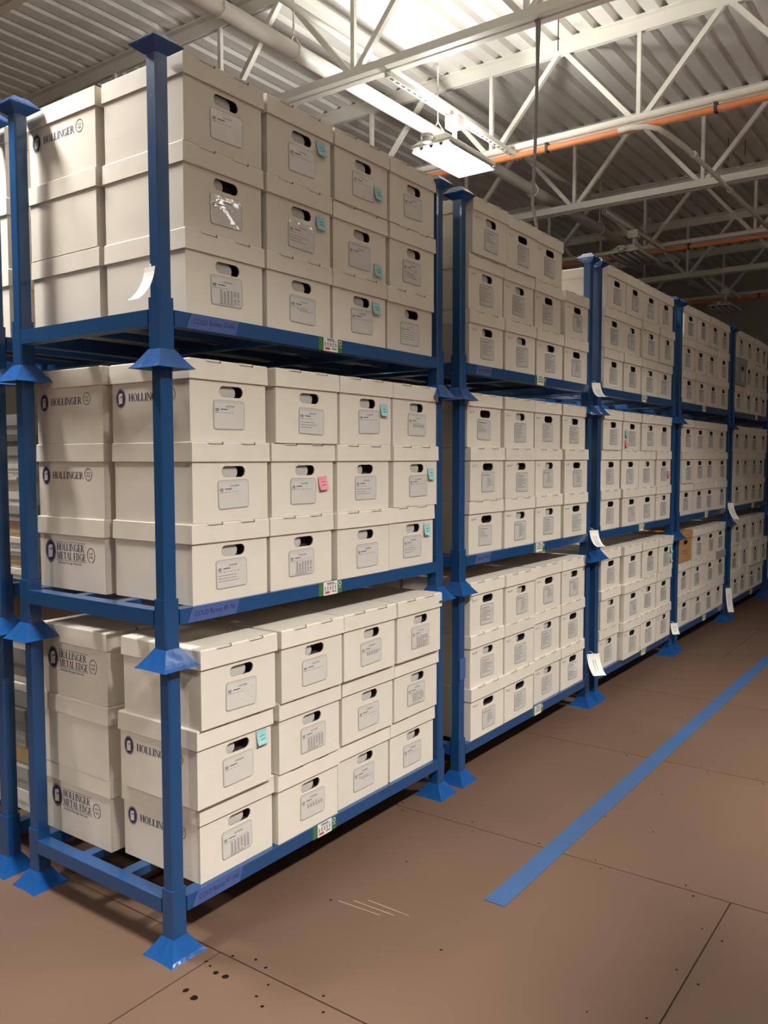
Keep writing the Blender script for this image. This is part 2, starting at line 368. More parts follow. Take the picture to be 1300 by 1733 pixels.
# ------------------------------------------------------------------ high-bay fixtures on slotted channels
def fixtures():
    hw, hl = LW / 2, LL / 2
    b = MB()
    r1 = [(-hw, -hl, 0), (hw, -hl, 0), (hw, hl, 0), (-hw, hl, 0)]
    r2 = [(-hw, -hl, .02), (hw, -hl, .02), (hw, hl, .02), (-hw, hl, .02)]
    r3 = [(-hw * .55, -hl * .8, .09), (hw * .55, -hl * .8, .09), (hw * .55, hl * .8, .09), (-hw * .55, hl * .8, .09)]
    b.loft([r1, r2, r3], 'housing', cap=False); b.face(r3, 'housing'); b.face(r1, 'housing')
    hme = b.build('housing')
    b = MB(); n = 4; pw = LW / n
    prof = [(-pw / 2, -.03), (-pw * .25, -.004), (pw * .25, -.004), (pw / 2, -.03)]
    b.mesh([(x, -hl + .01, z) for x, z in prof] + [(x, hl - .01, z) for x, z in prof], [(i, i + 1, 5 + i, 4 + i) for i in range(3)], 'reflector')
    rme = b.build('reflector')
    tubes = {}
    for m in ('tube_on', 'tube_off'):
        b = MB(); b.tube([(0, -hl + .02, -.018), (0, hl - .02, -.018)], 0.011, m, 8); tubes[m] = smooth(b.build('tube'))
    b = MB(); b.tube([(0, -hl - .05, .035), (0, -hl - .05, .055)], 0.05, 'housing', 14); b.tube([(0, -hl - .05, .0), (0, -hl - .05, .035)], 0.035, 'housing', 14); b.box(-.03, .03, -hl - .02, -hl + .06, .03, .05, 'housing')
    sme = b.build('motion_sensor')
    b = MB(); b.box(-.06, .06, -.05, .05, .23, .32, 'steel_white'); b.tube([(0, 0, .085), (0, 0, .24)], .018, 'steel_white', 8); jme = b.build('junction_box')
    names = {(-1.39, -5.0): 'added unseen glowing high-bay light out over the open floor before the rack row',
             (-1.39, -0.45): 'glowing high-bay light above the open end of the rack row',
             (-1.39, 4.13): 'glowing high-bay light hung above the second rack bay',
             (-1.39, 8.30): 'unlit high-bay light hung above the fifth rack bay',
             (-1.39, 12.60): 'unlit high-bay light hung closest to the grey far wall'}
    allp = [(x, y, 1) for x, y, p in LAMPS_ON] + [(x, y, 0) for x, y in LAMPS_OFF]
    b = MB(); b.box(-hw + .012, hw - .012, -hl + .012, hl - .012, -.033, -.031, 'glare_plate'); lens = b.build('lens')  # added glowing plate, imitates the glare that whites out the lit tubes
    for i, (x, y, on) in enumerate(allp):
        lab = names.get((x, y), 'glowing high-bay light over the racks across the aisle, %s from far wall' % ORD[{3.8: 0, -0.45: 1, -5.0: 2}.get(y, 0)])
        t = thing('high_bay_light', lab, 'light', (x, y, LAMP_Z), group='high-bay ceiling lights')
        if on: obj('lens', lens, t)
        obj('housing', hme, t); obj('motion_sensor', sme, t); obj('junction_box', jme, t)
        for k in range(4):
            xx = -hw + pw * (k + .5)
            obj('reflector', rme, t, (xx, 0, 0)); obj('tube', tubes['tube_on' if on else 'tube_off'], t, (xx, 0, 0))
    # slotted channels: two flanged rails from joist to joist, with real slots
    b = MB(); L = 2.1; yy = -L / 2; sl = 0.075
    b.box(-.022, .022, -L / 2, L / 2, .036, .040, 'steel_white')
    for s in (-1, 1): b.box(s * .022 - .002, s * .022 + .002, -L / 2, L / 2, 0, .040, 'steel_white')
    for s in (-1, 1): b.box(min(s * .010, s * .022), max(s * .010, s * .022), -L / 2, L / 2, 0, .004, 'steel_white')
    y = -L / 2
    while y < L / 2 - 1e-3:
        b.box(-.010, .010, y, y + .03, 0, .004, 'steel_white'); y += sl
    cme = b.build('slotted_channel')
    for i, (x, y) in enumerate([(-1.39, -.0), (-1.39, 4.32), (-1.39, 8.52), (-1.39, 12.77)]):
        thing('slotted_channel', 'white slotted steel channel carrying the %s high-bay light from far wall' % ORD[3 - i], 'channel', (x - .05, y, 4.46), group='slotted channels', me=cme)
fixtures()

# ------------------------------------------------------------------ stacking racks
W_, E_, L_, D_, H_, Z1, BT, ZF, ZS = 0.062, 0.0475, 1.753, 0.875, 1.0, 0.194, 0.052, 0.064, 0.232
def sq(cx, cy, h, z): return [(cx - h, cy - h, z), (cx + h, cy - h, z), (cx + h, cy + h, z), (cx - h, cy + h, z)]
def rack_parts():
    p = {}
    b = MB(); h = W_ / 2; n = 6; rings = []
    hb = h + E_
    for i in range(n + 1):                      # flared foot, slightly dished sides, rolled lower lip
        t = i / n; rings.append((hb + (h - hb) * (t ** 0.86), t * ZF))
    N = 6
    def ring(r, z):
        pts = []
        cs = [(-1, -1), (1, -1), (1, 1), (-1, 1)]
        for k in range(4):
            a, c = cs[k], cs[(k + 1) % 4]
            for j in range(N):
                f = j / N; dish = 1 - 0.05 * math.sin(math.pi * f) * max(0, (r - h) / E_)
                x = a[0] + (c[0] - a[0]) * f; y = a[1] + (c[1] - a[1]) * f
                if abs(x) == 1 and abs(y) < 1: x *= dish
                elif abs(y) == 1 and abs(x) < 1: y *= dish
                pts.append((x * r, y * r, z))
        return pts
    b.loft([ring(r, z) for r, z in rings], 'blue_foot', cap=False)
    b.loft([ring(hb - .002, 0), ring(hb, 0.0)], 'blue_foot', cap=False)
    b.loft([ring(r - .004, z - .003 if z > 0 else 0) for r, z in rings], 'blue_foot', cap=False)
    p['foot'] = b.build('foot')
    def sleeve(hh, z0, z1, bev):
        b = MB()
        def r8(h, z): return [(-h + bev, -h, z), (h - bev, -h, z), (h, -h + bev, z), (h, h - bev, z), (h - bev, h, z), (-h + bev, h, z), (-h, h - bev, z), (-h, -h + bev, z)]
        b.loft([r8(hh, z0), r8(hh, z1)], 'blue_paint'); return b
    p['corner_sleeve'] = sleeve(h, ZF - .004, ZS, .006).build('corner_sleeve')
    p['post'] = sleeve(h - .005, ZS - .01, H_ + .036, .006).build('post')
    b = MB(); hc = h + .030; z = H_ + .032
    b.loft([sq(0, 0, h - .004, z - .026), sq(0, 0, hc, z), sq(0, 0, hc + .001, z + .004), sq(0, 0, .028, z + .036), sq(0, 0, .020, z + .038)], 'blue_foot')
    p['post_cap'] = b.build('post_cap')
    b = MB(); b.box(-BT, 0, W_, L_ - W_, Z1 - BT, Z1, 'blue_paint'); p['front_rail'] = b.build('side_rail')
    b = MB(); b.box(-D_, -D_ + BT, W_, L_ - W_, Z1 - BT, Z1, 'blue_paint'); p['back_rail'] = b.build('side_rail')
    b = MB(); b.box(-D_ + W_, -W_, 0, BT, Z1 - BT, Z1, 'blue_paint'); p['end0'] = b.build('end_rail')
    b = MB(); b.box(-D_ + W_, -W_, L_ - BT, L_, Z1 - BT, Z1, 'blue_paint'); p['end1'] = b.build('end_rail')
    b = MB(); b.box(-.025, .025, BT, L_ - BT, Z1 - .030, Z1 - .001, 'blue_paint'); p['stringer'] = b.build('stringer')
    b = MB(); b.box(-D_ + BT, -BT, -.02, .02, Z1 - BT, Z1 - .031, 'blue_paint'); p['cross_bar'] = b.build('cross_bar')
    return p
RP = rack_parts()
TIER = ['bottom', 'middle', 'top']
def rack(x, y, tier, lab, group, cap=False):
    t = thing('stacking_rack', lab, 'rack', (x, y, tier * H_), group=group)
    for cx in (-W_ / 2, -D_ + W_ / 2):
        for cy in (W_ / 2, L_ - W_ / 2):
            obj('foot', RP['foot'], t, (cx, cy, 0)); obj('corner_sleeve', RP['corner_sleeve'], t, (cx, cy, 0)); obj('post', RP['post'], t, (cx, cy, 0))
            if cap: obj('post_cap', RP['post_cap'], t, (cx, cy, 0))
    for k in ('front_rail', 'back_rail'): obj('side_rail', RP[k], t)
    for k in ('end0', 'end1'): obj('end_rail', RP[k], t)
    for x_ in (-.32, -.56): obj('stringer', RP['stringer'], t, (x_, 0, 0))
    for y_ in (.6, 1.165): obj('cross_bar', RP['cross_bar'], t, (0, y_, 0))
    return t
P_ = 1.8705
BAYY = [P_ * b + o for b, o in enumerate((0, .030, .012, -.008, -.028, -.048))]
BAYN = ['end bay', 'second bay', 'third bay', 'fourth bay', 'fifth bay', 'sixth bay']
TJ = [(0, 0), (-.008, -.003), (-.007, -.004)]
RACKS = {}
for b_ in range(6):
    for t_ in range(3):
        dx, dy = TJ[t_] if b_ == 0 else (RND.uniform(-.005, .005) if t_ else 0, 0)
        RACKS[b_, t_] = rack(dx, BAYY[b_] + dy, t_, 'blue steel stacking rack, %s tier of the %s of the row' % (TIER[t_], BAYN[b_]), 'blue stacking racks of the front row', t_ == 2)
BACKX = -1.03
for t_ in range(3):
    RACKS['back', t_] = rack(BACKX, 0.0, t_, 'blue steel stacking rack in the row behind, %s tier' % TIER[t_], 'blue stacking racks of the rear row', t_ == 2)

# beam signs (green card, white slip with red block) and handwritten tape strips
def beam_sign(full):
    b = MB(); x = .0012; z = Z1 - BT / 2; a = .0275
    b.box(0.0002, x, -.075, .075, z - a, z + a - .003, 'sign_green')
    x2 = x + .001; b.box(x, x2, -.045, .045, z - a - .001, z + a - .001, 'sign_white')
    e = x2 + .0006
    q = lambda y0, y1, z0, z1, m: b.face([(e, y0, z0), (e, y1, z0), (e, y1, z1), (e, y0, z1)], m)
    q(-.025, .022, z + .017, z + .023, 'ink_soft'); q(-.022, .036, z + .0125, z + .0155, 'ink_soft')
    if full:
        for i in range(5): q(-.039 + i * .0165, -.032 + i * .0165, z - .009, z + .008, 'ink_soft')
        q(-.037, -.006, z - .022, z - .0125, 'sign_red'); q(.006, .036, z - .019, z - .013, 'ink_soft')
        put_polys(b, arc(.060, z + .012, .010, .010, .003, .003, 0, 360, 12), 0, 0, 1, 'x', e, 'sign_white')
        q(.050, .071, z - .006, z - .004, 'sign_white')
    else:
        q(-.036, .036, z + .002, z + .008, 'ink_soft'); q(-.036, .036, z - .012, z - .004, 'ink_soft')
        put_polys(b, arc(.060, z + .008, .009, .009, .004, .004, 0, 360, 10), 0, 0, 1, 'x', e, 'sign_white')
    return b.build('beam_sign')
SGF, SGS = beam_sign(True), beam_sign(False)
SIGNY = {0: (.80, .86, .87), 1: (.93, .93, .93), 2: (1.0, .9, .93), 3: (.9, .9, .75), 4: (1.0, 1.0, 1.05), 5: (.9, .9, .9)}
for b_ in range(6):
    for t_ in range(3):
        o = obj('beam_sign', SGF if b_ == 0 else SGS, RACKS[b_, t_], (0, SIGNY[b_][t_], 0)); o['label'] = 'white slip on a green card stuck to the front rail'
def tape_strip(txt, w):
    b = MB(); z = Z1 - BT / 2
    b.mesh([(.0012, .0, z - .026), (.0012, w, z - .026), (.0012, w + .02, z + .026), (.0012, .025, z + .026), (.0012, .01, z)], [(0, 1, 2, 3, 4)], 'painters_tape')
    if txt: put_text(b, txt, .026, .03, z - .008, 'x', .0018, 'black', slope=0.02, width=.19 if len(txt) > 12 else None)
    return b.build('tape_strip')
for t_, txt in enumerate(('COLD Boxes 97-108', 'COLD Boxes 85-96', 'COLD Boxes 73-84')):
    o = obj('tape_strip', tape_strip(txt, .225), RACKS[0, t_], (0, (.085, .095, .11)[t_], 0)); o['label'] = 'handwritten strip of blue tape on the front rail'
ts = tape_strip('Boxes 49-60', .16)
for t_ in (1, 2): obj('tape_strip', ts, RACKS[1, t_], (0, .15, 0))
b = MB(); b.box(.0002, .0012, -.03, .03, .55, .66, 'painters_tape'); obj('tape_strip', b.build('tape_strip'), RACKS[1, 0], (-.004, .031, 0))

# ------------------------------------------------------------------ record boxes
BW, BD, BH, LH, LT = 0.368, 0.422, 0.274, 0.069, 0.2835     # body width/depth/height, lid skirt height, lid top
def stadium(cy, cz, w, h, n=6):
    r = h / 2; pts = []
    for i in range(n + 1):
        a = -math.pi / 2 + math.pi * i / n; pts.append((cy + w / 2 - r + r * math.cos(a), cz + r * math.sin(a)))
    for i in range(n + 1):
        a = math.pi / 2 + math.pi * i / n; pts.append((cy - w / 2 + r + r * math.cos(a), cz + r * math.sin(a)))
    return pts
HC = (0.010, 0.178, 0.118, 0.040)
def body_mesh(m, hole=True):
    b = MB(); w = BW / 2
    if not hole:
        b.box(-BD, 0, -w, w, 0, BH, m)
    else:
        cy, cz, hw, hh = HC; st = stadium(cy, cz, hw, hh); n = len(st)
        vs = [(-BD, -w, 0), (-BD, w, 0), (-BD, w, BH), (-BD, -w, BH)]
        b.mesh([(0, -w, 0), (0, w, 0), (0, w, BH), (0, -w, BH)] + vs, [(4, 7, 6, 5), (0, 4, 5, 1), (2, 6, 7, 3), (0, 3, 7, 4), (1, 5, 6, 2)], m)
        # front panel: four strips round the opening, then the rounded corners of the opening
        F = lambda y0, y1, z0, z1: b.face([(0, y0, z0), (0, y1, z0), (0, y1, z1), (0, y0, z1)], m)
        a0, a1, c0, c1 = cy - hw / 2, cy + hw / 2, cz - hh / 2, cz + hh / 2
        F(-w, w, 0, c0); F(-w, w, c1, BH); F(-w, a0, c0, c1); F(a1, w, c0, c1)
        q = n // 2
        for k, (ky, kz) in enumerate(((a1, c0), (a1, c1), (a0, c1), (a0, c0))):
            s0 = (k // 2) * q + (k % 2) * (q // 2)
            for i in range(s0, s0 + q // 2): b.face([(0, ky, kz), (0, *st[i + 1]), (0, *st[i])], m)
        # inside of the hole: cut edge then a dark well
        b.mesh([(0, y, z) for y, z in st] + [(-.005, y, z) for y, z in st], [(i, (i + 1) % n, n + (i + 1) % n, n + i) for i in range(n)], m)
    return b.build('body')
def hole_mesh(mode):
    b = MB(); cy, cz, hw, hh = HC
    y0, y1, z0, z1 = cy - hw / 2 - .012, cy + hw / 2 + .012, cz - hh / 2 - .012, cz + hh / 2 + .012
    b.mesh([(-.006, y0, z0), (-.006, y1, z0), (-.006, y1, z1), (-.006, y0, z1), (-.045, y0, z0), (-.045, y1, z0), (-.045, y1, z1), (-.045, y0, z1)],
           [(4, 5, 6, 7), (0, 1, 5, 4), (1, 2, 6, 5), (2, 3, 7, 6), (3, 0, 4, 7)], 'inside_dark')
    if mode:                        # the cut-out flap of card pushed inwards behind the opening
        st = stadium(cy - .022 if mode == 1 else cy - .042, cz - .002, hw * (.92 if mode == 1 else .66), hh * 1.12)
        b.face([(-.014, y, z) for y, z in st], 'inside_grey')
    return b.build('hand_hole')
def lid_mesh(m, tabs):
    b = MB(); w = BW / 2 + .0055; f = .002
    x0, x1 = -BD - .006, .007
    r = lambda g, z: [(x0 - g, -w - g, z), (x1 + g, -w - g, z), (x1 + g, w + g, z), (x0 - g, w + g, z)]
    b.loft([r(-.003, LT - LH + .001), r(f * .6, LT - LH), r(f * .4, LT - LH + .02), r(0, LT - .004), r(-.003, LT)], m)
    if tabs:
        for c in (-.085, .075):
            b.box(x1 - .006, x1 + .0012, c - .034, c + .034, LT - .006, LT + .0006, m)
            b.box(x1 - .007, x1 + .0002, c + .030, c + .040, LT - .009, LT + .0009, 'slit')
            b.face([(x1 + .002, c - .030, LT - .0065), (x1 + .002, c + .034, LT - .0065), (x1 + .002, c + .034, LT - .008), (x1 + .002, c - .030, LT - .008)], 'slit')
    return b.build('lid')
MB_BODY = {m: body_mesh(m) for m in ('card', 'kraft', 'grey_card', 'green_grey_card')}
MB_BODY_PLAIN = body_mesh('card', False)
LIDS = {'card': lid_mesh('card_lid', True), 'kraft': lid_mesh('kraft', False), 'grey_card': lid_mesh('grey_card', False), 'green_grey_card': lid_mesh('green_grey_card', False)}
LID_PLAIN = lid_mesh('card_lid', False)
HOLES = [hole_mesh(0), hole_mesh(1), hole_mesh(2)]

def rrect(w, h, r, n=3):
    pts = []
    for cx, cz, a0 in ((w / 2 - r, -h / 2 + r, -90), (w / 2 - r, h / 2 - r, 0), (-w / 2 + r, h / 2 - r, 90), (-w / 2 + r, -h / 2 + r, 180)):
        for i in range(n + 1):
            a = math.radians(a0 + 90 * i / n); pts.append((cx + r * math.cos(a), cz + r * math.sin(a)))
    return pts
def pouch_mesh(w, h):
    b = MB(); o = rrect(w, h, .012); i_ = rrect(w - .005, h - .005, .010); n = len(o)
    b.mesh([(0, y, z) for y, z in o] + [(.0016, y, z) for y, z in o] + [(.0018, y, z) for y, z in i_],
           [(i, (i + 1) % n, n + (i + 1) % n, n + i) for i in range(n)] + [(n + i, n + (i + 1) % n, 2 * n + (i + 1) % n, 2 * n + i) for i in range(n)], 'pouch_edge')
    b.face([(.0018, y, z) for y, z in i_], 'pouch')
    b.face([(.0022, -w / 2 + .006, -h / 2 + .004), (.0022, w / 2 - .004, -h / 2 + .004), (.0022, w / 2 - .004, h / 2 - .012), (.0022, -w / 2 + .006, h / 2 - .012)], 'paper')
    return b.build('label_pouch')
PSZ = ((.152, .104), (.146, .112))
POUCH = [pouch_mesh(*PSZ[0]), pouch_mesh(*PSZ[1])]
def print_mesh(w, h, style, seed):
    rr = random.Random(seed); b = MB(); x = .0028
    q = lambda y0, z0, dw, dh, m='ink_soft': b.face([(x, y0, z0), (x, y0 + dw, z0), (x, y0 + dw, z0 + dh), (x, y0, z0 + dh)], m)
    T = h / 2 - .016
    if style < 4:
        put_text(b, 'COLD BOXES', .0085, .004, T - .008, 'x', x, 'ink', center=True, width=.044)
        q(-w / 2 + .009, T - .017, .017, .0028, 'ink'); q(-w / 2 + .009, T - .0225, .015, .0028, 'ink'); q(-w / 2 + .034, T - .018, .034, .003, 'ink')
        q(-w / 2 + .009, T - .029, .020, .002)
        for i in range(rr.randint(3, 6)): q(-w / 2 + .035 + i * .017, T - .029, .010, .002)
        if style in (1, 2):
            nc, nr = (6, rr.randint(6, 9)) if style == 1 else (6, rr.randint(2, 4))
            for c in range(nc):
                for r_ in range(nr):
                    if rr.random() < .93: q(-w / 2 + .042 + c * .0165, T - .036 - r_ * .0052, .0105, .0030)
        if style == 1: q(-w / 2 + .036, -h / 2 + .006, .07, .002)
        if style == 3:
            for r_ in range(3): q(-w / 2 + .009, T - .042 - r_ * .010, rr.uniform(.06, .11), .002)
    else:
        q(-w / 2 + .012, T - .006, w * .55, .004)
        for r_ in range(rr.randint(5, 9)): q(-w / 2 + .012 + (w * .3 if style == 5 else 0), T - .018 - r_ * .0078, rr.uniform(.3, .8) * w * (.65 if style == 5 else 1) - .01, .0024)
    return b.build('print')
PRN = {s: [print_mesh(*PSZ[0 if s < 4 else 1], s, 10 * s + k) for k in range(3)] for s in range(6)}
NOTE = {}
for m in ('note_cyan', 'note_pink'):
    b = MB(); s = .027
    vs = []; fs = []
    for i in range(5):
        z = s - 2 * s * i / 4; x = .001 + .012 * (i / 4) ** 2
        vs += [(x, -s, z), (x, s, z)]
    fs = [(2 * i, 2 * i + 2, 2 * i + 3, 2 * i + 1) for i in range(4)]
    b.mesh(vs, fs, m); b.mesh([(x - .0008, y, z) for x, y, z in vs], fs, m)
    q = [(.0045, -.012, .002), (.0045, .013, .004), (.0045, .013, .007), (.0045, -.012, .005)]
    b.face(q, 'ink_soft'); b.face([(x + .004, y, z - .012) for x, y, z in q], 'ink_soft')
    NOTE[m] = b.build('sticky_note')
HAND = []
for k, tx in enumerate(('Box 12', 'Box 27', 'Box 33', 'Box 40', 'Box 48', 'Box 51')):
    b = MB(); put_text(b, tx, .017, 0, 0, 'x', .0008, 'ink_soft', slope=-.08 + .03 * k); HAND.append(b.build('handwriting'))

# end-panel logos (face -Y): emblem, serif name, ring mark
def emblem(b, cx, cz, s, off):
    ell = lambda rx, rz, n=28: [(cx + rx * math.cos(2 * math.pi * i / n), cz + rz * math.sin(2 * math.pi * i / n)) for i in range(n)]
    put_polys(b, arc(cx, cz, .031 * s, .040 * s, .0022 * s, .0022 * s, 0, 360, 30), 0, 0, 1, 'y', off, 'navy')
    e = ell(.0265 * s, .0355 * s); b.face([(u, off, v) for u, v in e], 'navy')
    o2 = off - .0006
    bx = [(-.013, -.024), (.011, -.021), (.013, .012), (.009, .022), (-.008, .019), (-.014, .012)]
    b.face([(cx + u * s, o2, cz + v * s) for u, v in bx], 'card')
    o3 = off - .001
    b.face([(cx + u * s, o3, cz + v * s) for u, v in ((-.004, .002), (.012, .007), (.013, .011), (0, .007))], 'navy')
    b.face([(cx + u * s, o3, cz + v * s) for u, v in ((-.0135, .011), (-.0125, .011), (-.0035, .003), (-.0045, .002))], 'navy')
def logo_mesh(kind):
    b = MB(); off = -.0008
    if kind == 0:
        emblem(b, .050, .160, .88, off)
        serif(b, 'HOLLINGER', .094, .148, .027, .200, 'y', off, 'navy')
        put_polys(b, arc(.326, .166, .0235, .0235, .0026, .0026, 0, 360, 26), 0, 0, 1, 'y', off, 'navy')
        put_text(b, 'ACID', .0108, .326, .168, 'y', off, 'navy', center=True); put_text(b, 'FREE', .0108, .326, .156, 'y', off, 'navy', center=True)
    else:
        emblem(b, .072, .146, 1.16, off)
        serif(b, 'HOLLINGER', .114, .151, .028, .180, 'y', off, 'navy'); serif(b, 'METAL EDGE', .114, .117, .028, .188, 'y', off, 'navy')
        for z in (.184, .1115): b.face([(.106, off, z), (.304, off, z), (.304, off, z + .0016), (.106, off, z + .0016)], 'navy')
        put_text(b, 'Archival Storage Materials', .0125, .120, .099, 'y', off, 'navy', width=.155)
        put_polys(b, arc(.336, .142, .0245, .029, .003, .003, -78, 258, 26), 0, 0, 1, 'y', off, 'navy')
        put_text(b, 'ACID', .0115, .336, .145, 'y', off, 'navy', center=True); put_text(b, 'FREE', .0115, .336, .130, 'y', off, 'navy', center=True)
    return b.build('printed_logo')
LOGO = [logo_mesh(0), logo_mesh(1)]

ROW = ['bottom', 'middle', 'top']
COLN = ['first', 'second', 'third', 'fourth']
def record_box(x, yl, z, lab, group, material='card', rz=0.0, hole=1, style=None, pouch=0, front=True, hand=None, notes=(), logo=None, seed=0, tabs=True):
    rr = random.Random(seed)
    t = thing('record_box', lab, 'box', (x, yl + BW / 2, z), rz, group)
    if not front:
        bd = obj('body', MB_BODY_PLAIN if material == 'card' else MB_BODY[material], t); obj('lid', LIDS[material] if tabs else LID_PLAIN, t)
    else:
        bd = obj('body', MB_BODY[material], t); obj('lid', LIDS[material] if tabs else LID_PLAIN, t)
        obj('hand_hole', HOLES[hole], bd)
        if style is not None:
            py, pz = HC[0] + rr.uniform(-.018, .012), .092 + rr.uniform(-.006, .008)
            p = obj('label_pouch', POUCH[pouch], t, (.0004, py, pz)); p.rotation_euler = (rr.uniform(-.03, .03), 0, 0)
            obj('print', rr.choice(PRN[style]), p)
        if hand is not None: obj('handwriting', HAND[hand], t, (0, -BW / 2 + .025, .178))
        for (m, dy, dz) in notes:
            o = obj('sticky_note', NOTE[m], t, (.003, dy, dz)); o['label'] = 'pale blue sticky note' if m == 'note_cyan' else 'pink sticky note'
            o.rotation_euler = (rr.uniform(-.08, .08), 0, 0)
    if logo is not None: obj('printed_logo', LOGO[logo], t, (-BD, -BW / 2, 0))
    return t

Y0S = {(2, 2): (.114, .513, .907, 1.300), (2, 1): (.113, .512, .913, 1.312), (2, 0): (.115, .501, .889, 1.287),
       (1, 2): (.128, .538, .924, 1.312), (1, 1): (.128, .525, .911, 1.312), (1, 0): (.126, .515, .905, 1.292),
       (0, 2): (.118, .520, .906, 1.296), (0, 1): (.112, .522, .922, 1.308), (0, 0): (.142, .528, .914, 1.300)}
NOTES0 = {(2, 2, 1): [('note_cyan', .12, .17)], (2, 2, 2): [('note_cyan', .11, .09)], (2, 1, 1): [('note_cyan', .12, .165)], (2, 1, 2): [('note_cyan', .12, .05)],
          (2, 0, 2): [('note_cyan', .11, .165)], (1, 2, 2): [('note_cyan', .125, .155)], (1, 1, 1): [('note_pink', .115, .125)], (1, 1, 3): [('note_cyan', .125, .15)],
          (1, 0, 3): [('note_cyan', .125, .165)], (0, 1, 0): [('note_cyan', .13, .18)]}
STY0 = {(2, 0, 0): 1, (2, 0, 1): 2, (1, 2, 3): 2, (1, 0, 1): 1, (0, 2, 2): 2, (0, 2, 3): 1, (0, 1, 1): 1, (0, 1, 3): 1, (0, 0, 0): 1, (0, 0, 2): 2, (1, 1, 2): 3, (1, 0, 3): 3, (0, 0, 1): 2}
LOGO_F = {(1, 2): 0, (0, 1): 0, (0, 0): 0}
LOGO_B = {(2, 2): 0, (1, 2): 0, (1, 1): 0, (1, 0): 1, (0, 2): 1, (0, 0): 1}
def box_label(b_, t_, r_, c_, extra='', back=False, noun='white record box'):
    if back: return '%s in rear rank, %s column, %s row, %s rack of %s' % (noun, COLN[c_], ROW[r_], TIER[t_], BAYN[b_])
    return '%s%s, %s column, %s row, %s rack of %s' % (noun, extra, COLN[c_], ROW[r_], TIER[t_], BAYN[b_])
GRP = 'record boxes on the blue racks'
seed = 0
for b_ in range(6):
    for t_ in range(3):
        rz_ = RND.uniform(0, 1)
        for r_ in range(3):
            if b_ == 0: ys = list(Y0S[t_, r_])
            else:
                rr = random.Random(100 * b_ + 10 * t_ + r_)
                gaps = [rr.uniform(0, 1) ** 2 for _ in range(5)]; gaps[0] += .6; gaps[4] += .5; free = (1.690 - .078) - 4 * .3855 + .0175
                k = free / sum(gaps); y = .080; ys = []
                for c in range(4):
                    y += gaps[c] * k; ys.append(y); y += .3855
                if b_ == 1 and t_ == 0: ys = [.112, .4955, .918, 1.3015]
            for c_ in range(4):
                seed += 1; rr = random.Random(seed)
                if b_ == 5 and c_ > 1: continue
                if b_ == 1 and (t_, r_, c_) == (2, 2, 3): continue
                x = -.014 + rr.uniform(-.010, .008); rz = rr.uniform(-.005, .005)
                if b_ == 0 and t_ == 0: x += (0.0, .018, .040)[r_]
                if b_ == 0 and t_ == 2 and r_ == 1: x -= .004
                if b_ == 1 and t_ == 0 and c_ < 2: x += .012
                if b_ == 2 and t_ == 0 and c_ > 0: x += .028
                if b_ == 4 and t_ == 0 and r_ == 1 and c_ > 1: x += .03
                if b_ == 1 and (t_, r_, c_) == (2, 2, 0): x += .015; rz = -.010
                material, style, pouch, hand, notes, extra, noun = 'card', None, 0, None, (), '', 'white record box'
                hole = rr.choice((1, 1, 1, 1, 2)) if b_ == 0 else rr.choice((0, 1, 2, 0))
                if b_ == 0:
                    style = STY0.get((t_, r_, c_), rr.choice((0, 0, 3))); notes = NOTES0.get((t_, r_, c_), ())
                    if notes: extra = ' with %s note' % ('pink' if notes[0][0] == 'note_pink' else 'blue')
                else:
                    pouch = 1; style = rr.choice((4, 4, 5)); hand = rr.randrange(6) if b_ == 1 or rr.random() < .3 else None
                if b_ == 2 and (t_, r_, c_) == (1, 2, 1): notes = [('note_cyan', -.125, .125), ('note_pink', -.125, .05)]; extra = ' with notes'
                if b_ == 2 and (t_, r_, c_) == (1, 1, 3): notes = [('note_pink', .12, .09)]; extra = ' with pink note'
                if b_ == 2 and (t_, r_, c_) == (0, 2, 3): notes = [('note_cyan', .13, .17), ('note_cyan', .13, .09)]; extra = ' with blue notes'
                if b_ == 3 and (t_, r_, c_) == (0, 2, 0): material, noun, style, hand = 'kraft', 'brown kraft record box', None, None; x += .0; hole = 0
                if b_ == 4 and (t_, r_, c_) == (2, 1, 0): material, noun, hand = 'grey_card', 'dark grey record box', None; x += .03
                if material == 'kraft': extra = ''
                t = record_box(x, BAYY[b_] + ys[c_], t_ * H_ + Z1 + r_ * .2845 + .0005, box_label(b_, t_, r_, c_, extra, False, noun), GRP, material, rz, hole, style, pouch, True, hand, notes,
                               LOGO_F.get((t_, r_)) if (b_ == 0 and c_ == 0) else None, seed)
                if b_ == 3 and (t_, r_, c_) == (0, 1, 3):
                    for ch in t.children:
                        if ch.name.startswith('lid'): ch.data = LIDS['grey_card']; t['label'] = 'white record box with grey lid, fourth column, middle row, bottom rack of fourth bay'
                if material == 'kraft':
                    pb = MB(); pb.face([(.0008, -.08, .10), (.0008, .06, .10), (.0008, .06, .106), (.0008, -.08, .106)], 'ink'); pb.face([(.0008, -.06, .075), (.0008, .05, .075), (.0008, .05, .08), (.0008, -.06, .08)], 'ink')
                    obj('print', pb.build('print'), t)
